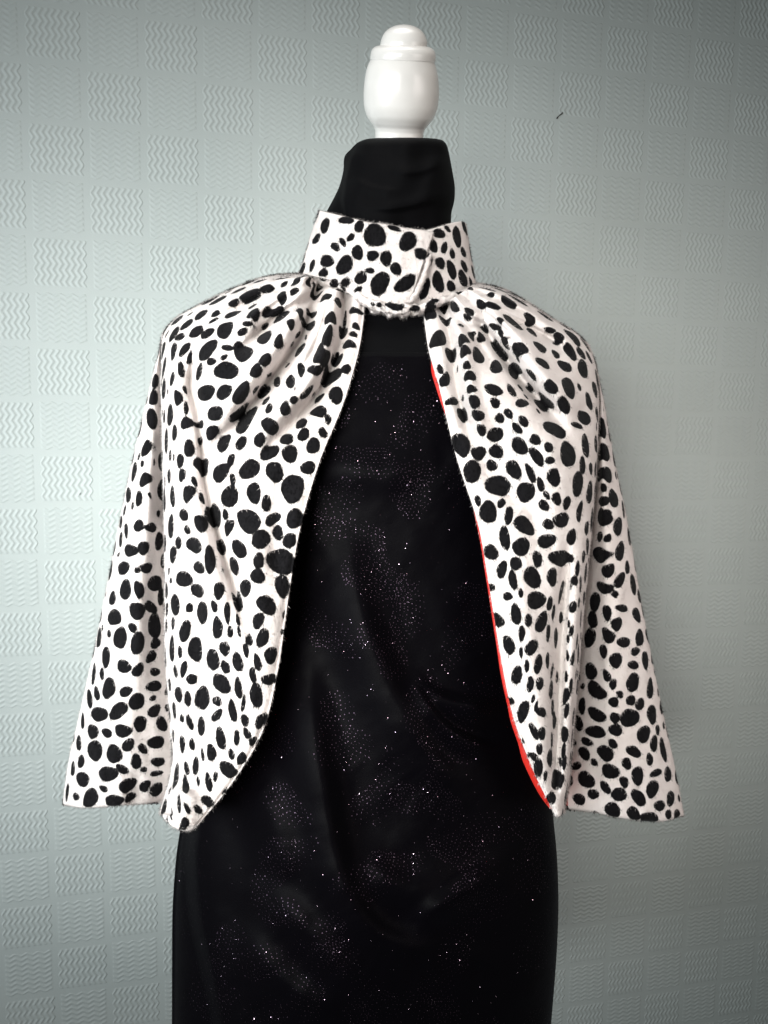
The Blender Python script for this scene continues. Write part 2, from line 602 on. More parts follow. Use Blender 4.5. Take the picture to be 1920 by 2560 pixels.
rows = [(884, 588, 1378, .0945, .102), (892, 586, 1380, .0965, .104), (960, 575, 1385, .102, .11), (1060, 570, 1385, .110, .11), (1160, 570, 1380, .115, .11), (1300, 575, 1370, .108, .10), (1480, 560, 1370, .100, .10), (1700, 520, 1376, .102, .11),
        (1900, 485, 1380, .110, .12), (2035, 458, 1383, .114, .13), (2121, 443, 1391, .117, .13), (2194, 436, 1395, .119, .13), (2280, 431, 1396, .120, .13), (2396, 430, 1391, .121, .13), (2560, 429.5, 1378, .122, .13), (2700, 428, 1366, .122, .13)]
GD, XD, YD, WD = tube(rows, 460, 520, dress_disp, power=2.25)
world_mesh('gown', grid_mesh(GD, 'gown', close=True), M_VELVET, dress)
# rolled neckline edge
nt_rows = [(880, 590, 1376, .0935, .101), (882, 588, 1378, .0955, .104), (886, 587, 1379, .0964, .105), (891, 587, 1380, .0968, .104), (894, 587, 1380, .0955, .103)]
G, *_ = tube(nt_rows, 14, 200, None, power=2.25)
world_mesh('neckline', grid_mesh(G, 'neckline', close=True), M_JERSEY, dress)


def dress_normal_field():
    du = np.roll(GD, -1, 1) - np.roll(GD, 1, 1)
    dv = np.gradient(GD, axis=0)
    n = np.cross(du, dv)
    n /= np.linalg.norm(n, axis=-1, keepdims=True) + 1e-12
    flip = np.sign((n * (CAM - GD)).sum(-1))
    front = WD > 0.01
    return n * np.where(front, flip, 1)[..., None], front


ND, FRONT = dress_normal_field()


def glitter():
    """Foil dots printed in curved fans, each a tiny six-sided disc lying on the pile with its own tilt."""
    half = GD.shape[1] // 2
    nv = GD.shape[0]
    pys = YD[:, 0]
    cents, r2 = [], random.Random(5)
    pts = []
    # swirling feathers: rows of dots that fan out along a curved spine
    for cy in np.arange(890, 2660, 138):
        for cx in np.arange(430, 1420, 138):
            x0, y0 = cx + r2.uniform(-50, 50) + (62 if int(cy / 138) % 2 else 0), cy + r2.uniform(-45, 45)
            a0, bend = r2.uniform(0, 6.28), r2.choice((-1, 1)) * r2.uniform(.0045, .009)
            n_row, sp = r2.randint(7, 10), r2.uniform(9, 11.5)
            for i in range(n_row + 6):
                s_ = i * sp
                ang = a0 + bend * s_ * 1.6
                sx = x0 + s_ * math.cos(a0 + bend * s_ * .8)
                sy = y0 + s_ * math.sin(a0 + bend * s_ * .8)
                half_n = int(round(4.2 * math.sin(math.pi * (i + .6) / (n_row + 6)) ** .7))
                for j in range(-half_n, half_n + 1):
                    q = j * sp * .95
                    dx, dy = q * -math.sin(ang) - abs(q) * .45 * math.cos(ang), q * math.cos(ang) - abs(q) * .45 * math.sin(ang)
                    pts.append((sx + dx + r2.uniform(-1.3, 1.3), sy + dy + r2.uniform(-1.3, 1.3), r2.uniform(.6, 1.05), 0))
                    if r2.random() < 0.14:
                        pts.append((sx + dx + r2.uniform(-5, 5), sy + dy + r2.uniform(-5, 5), r2.uniform(.3, .9), 1))
    for _ in range(1400):
        pts.append((r2.uniform(430, 1400), r2.uniform(900, 2640), 0.25 + 0.75 * r2.random() ** 2.2, 1))
    sets = {0: ([], []), 1: ([], [])}
    for x, y, s, kind in pts:
        V, Fc = sets[kind]
        if y < 905:
            continue
        iv = int(np.clip(np.searchsorted(pys, y), 1, nv - 1))
        xs = XD[iv, :half]
        if x < xs[3] or x > xs[-4]:
            continue
        iu = int(np.clip(np.searchsorted(xs, x), 1, half - 1))
        t = (x - xs[iu - 1]) / max(xs[iu] - xs[iu - 1], 1e-6)
        c = GD[iv, iu - 1] * (1 - t) + GD[iv, iu] * t
        n = ND[iv, iu]
        tilt = rng.normal(0, 0.10 if kind == 0 else 0.34, 3)
        n = n + tilt
        n /= np.linalg.norm(n)
        e1 = np.cross(n, (0, 0, 1.0))
        e1 /= np.linalg.norm(e1)
        e2 = np.cross(n, e1)
        rad = (0.00060 if kind == 0 else 0.00043) * s
        b = len(V)
        c = c + ND[iv, iu] * 0.0006
        for k in range(6):
            a = k * math.pi / 3
            V.append(c + rad * (math.cos(a) * e1 + math.sin(a) * e2))
        Fc.append([b, b + 1, b + 2, b + 3])
        Fc.append([b, b + 3, b + 4, b + 5])
    for kind, nm, mt in ((0, 'foil_dots', M_FOIL), (1, 'glitter', M_GLIT)):
        o = world_mesh(nm, mesh_from(*sets[kind], nm, smooth=False), mt, dress)
        o['kind'] = 'stuff'


glitter()

# ------------------------------------------------------------------ the spotted cape
cape = thing('spotted_cape', P(975, 2060, DEP), 'white plush shoulder cape with black spots, stand collar and red lining', 'cape')

R_KN = np.arange(11.0)


def cape_half(FR, LB, SIL, wFR, wLB, wSIL, wE1, inward, folds, seed, nv=420, sgn=1, power=2.35, back=None, hem_bulge=12, e1_py=None, sag=(0, 0, 0)):
    """One half of the cape from the front edge round the shoulder to the centre back.
    FR, LB, SIL: front edge, outer edge of the front panel, outline of the hanging back piece (frame px).
    Returns the point grid (rows down, columns from front edge to centre back) and the number of front columns."""
    v = np.linspace(0, 10, nv)
    fr = catmull(R_KN, np.array(FR, float), v)
    lb = catmull(R_KN, np.array(LB, float), v)
    sil = catmull(R_KN, np.array(SIL, float), v)
    wf = pchip(R_KN, np.array(wFR) / 1000, v)
    wl = pchip(R_KN, np.array(wLB) / 1000, v)
    ws = pchip(R_KN, np.array(wSIL) / 1000, v)
    we = pchip(R_KN, np.array(wE1) / 1000, v)
    # ---- front panel, u = 1 at the front edge, 0 at the outer edge
    nu = 300
    th = np.linspace(0, math.pi / 2, nu)
    u = 1 - np.sin(th) ** (1.0)                       # dense towards the outer edge
    u = 0.55 * u + 0.45 * np.linspace(1, 0, nu)
    U = np.repeat(u[None, :], nv, 0)
    g = (1 - (1 - U) ** power) ** (1 / power)
    X = lb[:, None, 0] * (1 - U) + fr[:, None, 0] * U
    Y = lb[:, None, 1] * (1 - U) + fr[:, None, 1] * U
    # curved hem and curved neck seam
    Y = Y + hem_bulge * 4 * U * (1 - U) * sstep(9, 10, v)[:, None]
    neck = -NECK_SAG * 4 * U * (1 - U) * (1 - sstep(0, 2, v)[:, None])
    Y = Y - neck
    Wd = wl[:, None] + (wf - wl)[:, None] * g
    body = sstep(0.0, 0.10, U)                        # folds die out at the outline
    fold = np.zeros_like(X)
    for kind, pts, amp, w1, w2, a, b in folds:
        d, f = polyline_field(densify(pts), X, Y)
        d = d * sgn
        tp = taper(f, a, b)
        if kind == 'valley':
            fold -= amp * tp * np.exp(-np.abs(d / w1) ** 1.6)
        elif kind == 'ridge':
            fold += amp * tp * np.exp(-(d / w1) ** 2)
        else:                                         # lap: crest on the positive side falling off steeply at the line
            z = np.where(d > 0, d / w1, d / w2)
            fold += amp * tp * 0.74 * z * np.exp(0.5 - 0.5 * z * z)
    fold += 0.0042 * smooth_noise(X / 62 + seed, Y / 170, seed, 2)
    fold += 0.0012 * smooth_noise(X / 26 + seed, Y / 40, seed + 3, 2)
    front0 = np.stack([X, Y, Wd], -1)
    Wd = Wd + fold * body
    front = np.stack([X, Y, Wd], -1)
    # ---- turned-in front edge (soft roll of pile, about 8 mm thick)
    e = front[:, :1].copy()
    roll = []
    for px_, w_ in ((-2.0, -.0095), (3.5, -.0085), (5.5, -.005), (3.6, -.0018)):
        q = e.copy()
        q[..., 0] += sgn * px_
        q[..., 2] += w_
        roll.append(q)
    roll = np.concatenate(roll, 1)
    # soften the first columns so that they fall into the roll
    k = np.clip(np.arange(nu) / 16.0, 0, 1)
    front[..., 2] -= 0.0042 * (1 - k)[None, :] ** 2
    # ---- outer extension: inside of the deep fold, back piece, outline, centre back
    e1 = lb.copy()
    e1[:, 0] += sgn * pchip(R_KN, np.array(inward, float), v)
    if e1_py is not None:
        e1[:, 1] += pchip(R_KN, np.array(e1_py, float), v)
    mid = 0.52 * sil + 0.48 * e1
    low = sstep(8.6, 10, v)
    sg = [np.c_[0 * v, s_ * low] for s_ in sag]
    bc = pchip(R_KN, np.array(back, float), v)
    outer = [np.c_[lb, wl],
             np.c_[lb + np.c_[sgn * 0.25 * (e1 - lb)[:, 0] * sgn, 0.1 * (e1 - lb)[:, 1]], wl * 0.62 + we * 0.38],
             np.c_[e1, we],
             np.c_[0.30 * sil + 0.70 * e1 + sg[0], we * 0.5 + ws * 0.5 + 0.026 * sstep(3, 6, v)],
             np.c_[mid + sg[1], ws + 0.046 * sstep(3, 6, v)],
             np.c_[0.82 * sil + 0.18 * e1 + sg[2], ws + 0.014 + 0.016 * sstep(3, 6, v)],
             np.c_[sil, ws],
             np.c_[sil + np.c_[sgn * 14 + 0 * v, 3 + 0 * v], ws - 0.022],
             np.c_[0.75 * sil + 0.25 * bc[:, :2], 0.6 * ws + 0.4 * bc[:, 2] - 0.03],
             np.c_[0.4 * sil + 0.6 * bc[:, :2], 0.2 * ws + 0.8 * bc[:, 2] - 0.01],
             bc]
    kn = np.array([0, .7, 1.4, 2.3, 3.3, 4.5, 5.6, 6.2, 7.4, 8.6, 10])
    tt = np.concatenate([np.linspace(0, 6.2, 230)[1:], np.linspace(6.2, 10, 70)[1:]])
    ext = catmull(kn, np.stack(outer), tt).transpose(1, 0, 2)
    nz = 0.0065 * smooth_noise(ext[..., 0] / 48 + seed - ext[..., 1] * 0.004 * sgn, ext[..., 1] / 300, seed + 9, 2) * sstep(1.6, 3.0, tt)[None, :] * sstep(4, 6, v)[:, None]
    ext[..., 2] += nz
    grid = np.concatenate([roll, front, ext], 1)
    # ---- turned-up hem: the pile rolls under at the bottom
    last = grid[-1:].copy()
    hem = []
    for py_, w_ in ((4.0, -.002), (5.5, -.006), (2.0, -.010), (-8.0, -.0105)):
        q = last.copy()
        q[..., 1] += py_
        q[..., 2] += w_
        hem.append(q)
    grid = np.concatenate([grid] + hem, 0)
    return grid, (fr, lb, sil, wf, wl, ws, front0, bc)


NECK_SAG = 8
BACK = [(985, 690, -.066), (985, 735, -.082), (985, 790, -.10), (985, 850, -.112), (985, 950, -.125), (985, 1170, -.14), (985, 1400, -.15), (985, 1620, -.16), (985, 1800, -.165), (985, 1900, -.168), (985, 2000, -.17)]

LEFT_FOLDS = [
    # a tube of cloth along the opening, then the gathers that fan out from under the collar
    ('lap', [(849, 722), (846, 776), (840, 830), (821, 904), (779, 982), (706, 1060), (655, 1122), (612, 1190)], .026, 24, 15, .0, .45),
    ('lap', [(792, 705), (769, 768), (742, 834), (718, 873), (675, 928), (629, 990), (586, 1040), (547, 1079), (512, 1114), (470, 1150)], .032, 30, 17, .0, .40),
    ('lap', [(800, 700), (760, 735), (703, 772), (655, 808), (610, 850), (570, 890)], .024, 22, 13, .0, .4),
    ('lap', [(770, 692), (715, 706), (640, 738), (560, 775), (512, 800)], .016, 16, 11, .0, .4),
    ('lap', [(820, 712), (808, 780), (786, 850), (752, 915), (710, 970)], .014, 14, 11, .0, .5),
    ('valley', [(870, 735), (868, 800), (852, 880)], .007, 12, 14, .0, .5),
    ('lap', [(780, 696), (735, 722), (670, 765), (615, 812), (575, 850)], .012, 14, 10, .0, .5),
    ('ridge', [(560, 830), (540, 930), (560, 1040)], .010, 45, 40, .3, .4),
    ('valley', [(640, 900), (560, 1000), (500, 1060)], .007, 30, 40, .3, .4),
    # long crease that runs from the shoulder down to the hem
    ('lap', [(495, 860), (471, 912), (464, 970), (481, 1037), (492, 1130), (504, 1223), (528, 1320), (551, 1402), (567, 1456), (587, 1518), (614, 1611), (628, 1690)], .019, 34, 13, .12, .3),
    ('ridge', [(640, 1250), (650, 1450), (640, 1650), (590, 1850)], .014, 50, 60, .3, .3),
    ('valley', [(470, 1250), (485, 1450), (500, 1700), (480, 1960)], .011, 26, 30, .3, .2),
    ('valley', [(700, 1150), (690, 1300), (680, 1500)], .008, 26, 30, .3, .3),
    ('valley', [(440, 1880), (425, 1960), (420, 2040)], .012, 16, 16, .3, .05),
    ('ridge', [(470, 1960), (450, 2030), (455, 2070)], .018, 40, 40, .3, .02),
]
RIGHT_FOLDS = [
    ('lap', [(1104, 738), (1132, 811), (1143, 873), (1151, 943), (1163, 1002), (1178, 1052), (1198, 1099), (1225, 1160)], .024, 20, 14, .0, .35),
    ('lap', [(1130, 728), (1147, 753), (1182, 788), (1213, 803), (1252, 858), (1283, 893), (1310, 928), (1345, 970), (1388, 1017), (1419, 1056), (1448, 1075)], .036, 32, 18, .0, .3),
    ('lap', [(1165, 722), (1220, 752), (1290, 790), (1340, 815), (1400, 850), (1445, 900)], .022, 22, 14, .0, .3),
    ('lap', [(1112, 738), (1145, 785), (1185, 830), (1225, 885), (1255, 950)], .016, 14, 11, .0, .5),
    ('lap', [(1150, 724), (1195, 760), (1245, 800), (1300, 850), (1345, 900)], .013, 13, 10, .0, .5),
    ('lap', [(1178, 714), (1240, 738), (1320, 778), (1390, 822)], .012, 13, 10, .0, .4),
    ('ridge', [(1180, 900), (1240, 1000), (1330, 1080), (1400, 1180), (1420, 1300)], .015, 45, 50, .2, .3),
    ('valley', [(1190, 1120), (1260, 1220), (1330, 1290), (1360, 1420)], .012, 34, 40, .2, .4),
    ('ridge', [(1270, 1350), (1310, 1550), (1340, 1750), (1385, 1960)], .012, 40, 50, .3, .2),
    ('lap', [(1440, 1300), (1431, 1378), (1420, 1560), (1410, 1780), (1404, 1922), (1400, 2000)], .016, 26, 14, .25, .05),
    ('valley', [(1395, 1450), (1390, 1650), (1386, 1950)], .009, 18, 22, .3, .1),
]

gl, base_l = cape_half(
    FR=[(907, 745), (903, 807), (889, 889), (852, 1013), (794, 1155), (746, 1320), (719, 1475), (691, 1669), (652, 1828), (575, 1958), (489, 2064)],
    LB=[(759, 683), (650, 696), (515, 754), (424, 812), (402, 900), (406, 1150), (411, 1400), (412, 1620), (424, 1800), (428, 1920), (400, 2028)],
    SIL=[(757, 683), (645, 697), (508, 757), (418, 817), (391, 905), (328, 1165), (281, 1400), (238, 1620), (198, 1800), (176, 1898), (160, 2006)],
    wFR=[75, 88, 106, 122, 134, 140, 140, 140, 141, 140, 138], wLB=[2, 2, 0, 0, 8, 40, 56, 66, 72, 74, 78],
    wSIL=[-4, -5, -8, -12, -20, -34, -42, -50, -58, -62, -66], wE1=[0, -2, -6, -12, -22, -44, -50, -54, -56, -56, -56],
    inward=[-1, -1, -2, -1, 6, 22, 30, 34, 34, 34, 34], folds=LEFT_FOLDS, seed=3, sgn=1, back=BACK, hem_bulge=22,
    e1_py=[0, 0, 1, 2, 4, 4, 0, 0, 0, 0, -32], sag=(6, 8, 10))
gr, base_r = cape_half(
    FR=[(1063, 776), (1068, 815), (1078, 880), (1105, 975), (1146, 1142), (1199, 1305), (1226, 1450), (1256, 1635), (1288, 1790), (1340, 1930), (1392, 2036)],
    LB=[(1186, 708), (1265, 726), (1375, 793), (1458, 850), (1494, 940), (1495, 1110), (1481, 1310), (1459, 1545), (1440, 1770), (1427, 1920), (1412, 2024)],
    SIL=[(1188, 708), (1270, 727), (1383, 797), (1467, 858), (1500, 960), (1528, 1110), (1567, 1300), (1609, 1545), (1653, 1770), (1684, 1915), (1706, 2034)],
    wFR=[75, 87, 106, 122, 134, 140, 140, 140, 138, 134, 128], wLB=[2, 2, 0, 0, 8, 40, 54, 62, 68, 72, 78],
    wSIL=[-4, -5, -8, -12, -20, -34, -42, -50, -58, -62, -66], wE1=[0, -2, -6, -12, -22, -44, -50, -54, -56, -56, -56],
    inward=[-1, -1, -2, -1, 4, 18, 26, 30, 30, 30, 24], folds=RIGHT_FOLDS, seed=8, sgn=-1, back=BACK, hem_bulge=4,
    e1_py=[0, 0, 1, 2, 4, 4, 0, 0, 0, -2, -10], sag=(6, 16, 18))
# straighten the hem of the two hanging back pieces
def to_world(g):
    return P(g[..., 0], g[..., 1], DEP - g[..., 2])


def grid_normals(G):
    n = np.cross(np.gradient(G, axis=1), np.gradient(G, axis=0))
    return n / (np.linalg.norm(n, axis=-1, keepdims=True) + 1e-12)


WL, WR = to_world(gl), to_world(gr)
NL, NR = grid_normals(WL), -grid_normals(WR)
if (NL[200, 100] * (CAM - WL[200, 100])).sum() < 0:
    NL = -NL
if (NR[200, 100] * (CAM - WR[200, 100])).sum() < 0:
    NR = -NR

# ---- stand collar: the left band laps over the right one
def collar_band(topc, botc, back_pts, wt, wb, cxt, hwt, cxb, hwb, dw, nv=70, nu=170, roll_end=None, reverse=False):
    topc, botc = np.array(topc, float), np.array(botc, float)
    s = np.linspace(0, 1, nu)
    def along(c):
        L = np.concatenate([[0], np.cumsum(np.hypot(*np.diff(c, axis=0).T))])
        return catmull(L / L[-1], c, s)
    T, B = along(topc), along(botc)
    t = np.linspace(0, 1, nv)[:, None]
    X = B[None, :, 0] * (1 - t) + T[None, :, 0] * t
    Y = B[None, :, 1] * (1 - t) + T[None, :, 1] * t
    cx = cxb * (1 - t) + cxt * t
    hw = hwb * (1 - t) + hwt * t
    w0 = wb * (1 - t) + wt * t
    Wd = w0 * np.sqrt(np.clip(1 - ((X - cx) / hw) ** 2, 0, 1)) + dw
    Wd = Wd + 0.0022 * smooth_noise(X / 45, Y / 60, 31, 2) + 0.004 * np.sin(t * math.pi) ** 1.0 * 0.5
    g = np.stack([X, Y, Wd], -1)
    return g


topL = [(796, 529), (821, 535), (885, 550), (921, 559), (969, 564), (1017, 574), (1053, 578), (1081, 584)]
botL = [(747, 684), (794, 692), (840, 704), (873, 719), (903, 740), (945, 757), (985, 762), (1024, 754)]
gcl = collar_band(topL, botL, None, .070, .080, 980, 186, 968, 223, 0.006)
topR = [(1030, 584), (1060, 580), (1081, 575), (1102, 569), (1129, 561), (1155, 557), (1165, 562)]
botR = [(985, 778), (1025, 776), (1059, 768), (1096, 755), (1132, 743), (1165, 729), (1190, 709)]
gcr = collar_band(topR, botR, None, .070, .080, 980, 187, 968, 223, -0.001)


def wrap_back(g, side, n=60):
    """Carry a collar band from its outline round to the centre back."""
    e = g[:, 0] if side < 0 else g[:, -1]
    nv = g.shape[0]
    a = np.linspace(0, math.pi / 2, n)[1:]
    hw = np.abs(e[:, 0] - 975)
    X = 975 + side * hw[:, None] * np.cos(a)[None, :]
    Wd = e[:, 2:3] - 0.066 * np.sin(a)[None, :]
    Y = e[:, 1:2] + 52 * (1 - np.cos(a))[None, :] * np.linspace(0.35, 1.0, nv)[:, None]
    q = np.stack([X, Y, Wd], -1)
    return np.concatenate([q[:, ::-1], g], 1) if side < 0 else np.concatenate([g, q], 1)


def rim(g, side_cols=True, thick=.005, end=None):
    """Turn the top edge (and the free end) of a band inwards so that it has the thickness of folded pile."""
    lastr = g[-1:].copy()
    rows_ = [g]
    for py_, w_ in ((-2.5, -.001), (-3.5, -.0035), (-1.0, -.006), (14.0, -.0065)):
        q = lastr.copy()
        q[..., 1] += py_
        q[..., 2] += w_
        rows_.append(q)
    g = np.concatenate(rows_, 0)
    if end is not None:
        e = g[:, -1:] if end > 0 else g[:, :1]
        cols = []
        for px_, w_ in ((1.6, -.0006), (2.4, -.003), (0.5, -.0055), (-12, -.006)):
            q = e.copy()
            q[..., 0] += end * px_
            q[..., 2] += w_
            cols.append(q)
        cols = np.concatenate(cols, 1)
        g = np.concatenate([g, cols], 1) if end > 0 else np.concatenate([cols[:, ::-1], g], 1)
    return g


gcl = rim(wrap_back(gcl, -1), end=1)
gcr = rim(wrap_back(gcr, 1), end=-1)
WCL, WCR = to_world(gcl), to_world(gcr)


def tube_along(pts, rad, n=14, sub=6, lump=0.0, seed=0):
    """A soft roll of cloth along frame-space points (px, py, bulge m)."""
    pts = np.asarray(pts, float)
    L = np.concatenate([[0], np.cumsum(np.linalg.norm(np.diff(pts[:, :2], axis=0), axis=1))])
    q = catmull(L, pts, np.linspace(0, L[-1], len(pts) * sub))
    C = P(q[:, 0], q[:, 1], DEP - q[:, 2])
    T = np.gradient(C, axis=0)
    T /= np.linalg.norm(T, axis=1, keepdims=True)
    e1 = np.cross(T, fwd_cam)
    e1 /= np.linalg.norm(e1, axis=1, keepdims=True)
    e2 = np.cross(T, e1)
    a = np.linspace(0, 2 * np.pi, n, endpoint=False)
    s = np.linspace(0, 1, len(C))
    r = rad * np.minimum(1, np.minimum(s, 1 - s) * 14 + 0.15)
    rr = r[:, None] * (1 + lump * smooth_noise(np.arange(len(C))[:, None] / 5.0 + 0 * a[None, :], a[None, :] * 1.3 + 0 * s[:, None] + seed, 40 + seed, 3))
    G = C[:, None, :] + rr[..., None] * (np.cos(a)[None, :, None] * e1[:, None, :] + np.sin(a)[None, :, None] * e2[:, None, :])
    return G


SEAM_L = tube_along([(748, 690, .004), (794, 697, .044), (840, 710, .062), (873, 725, .072), (903, 745, .080), (945, 766, .086), (985, 772, .088), (1030, 768, .087)], .0044, lump=.9, seed=1, sub=14)
SEAM_R = tube_along([(1010, 776, .082), (1059, 768, .078), (1096, 757, .070), (1132, 745, .056), (1165, 732, .036), (1192, 714, .004)], .0044, lump=.8, seed=2, sub=14)
RAW = tube_along([(922, 760, .076), (940, 772, .078), (957, 770, .080), (975, 780, .079), (990, 774, .081), (1008, 782, .079), (1025, 775, .080), (1045, 777, .077), (1064, 767, .073)], .0044, lump=.7, seed=3, sub=16)
EDGE = tube_along([(1075, 630, .0715), (1066, 669, .078), (1054, 705, .082), (1037, 738, .085), (1025, 755, .085)], .0024, lump=.45, seed=4, sub=14)

# ---- printed spots: centres scattered over the cloth itself, each an uneven oval lying on the surface
SPOTS = []          # centre, normal, axis, semi-axis a, semi-axis b, phases


def add_spot(c, n, ax, a, b):
    n = n / np.linalg.norm(n)
    ax = ax - n * np.dot(ax, n)
    ax = ax / (np.linalg.norm(ax) + 1e-9)
    SPOTS.append((np.array(c), n, ax, np.cross(n, ax), a, b, rng.uniform(0, 6.28, 3)))


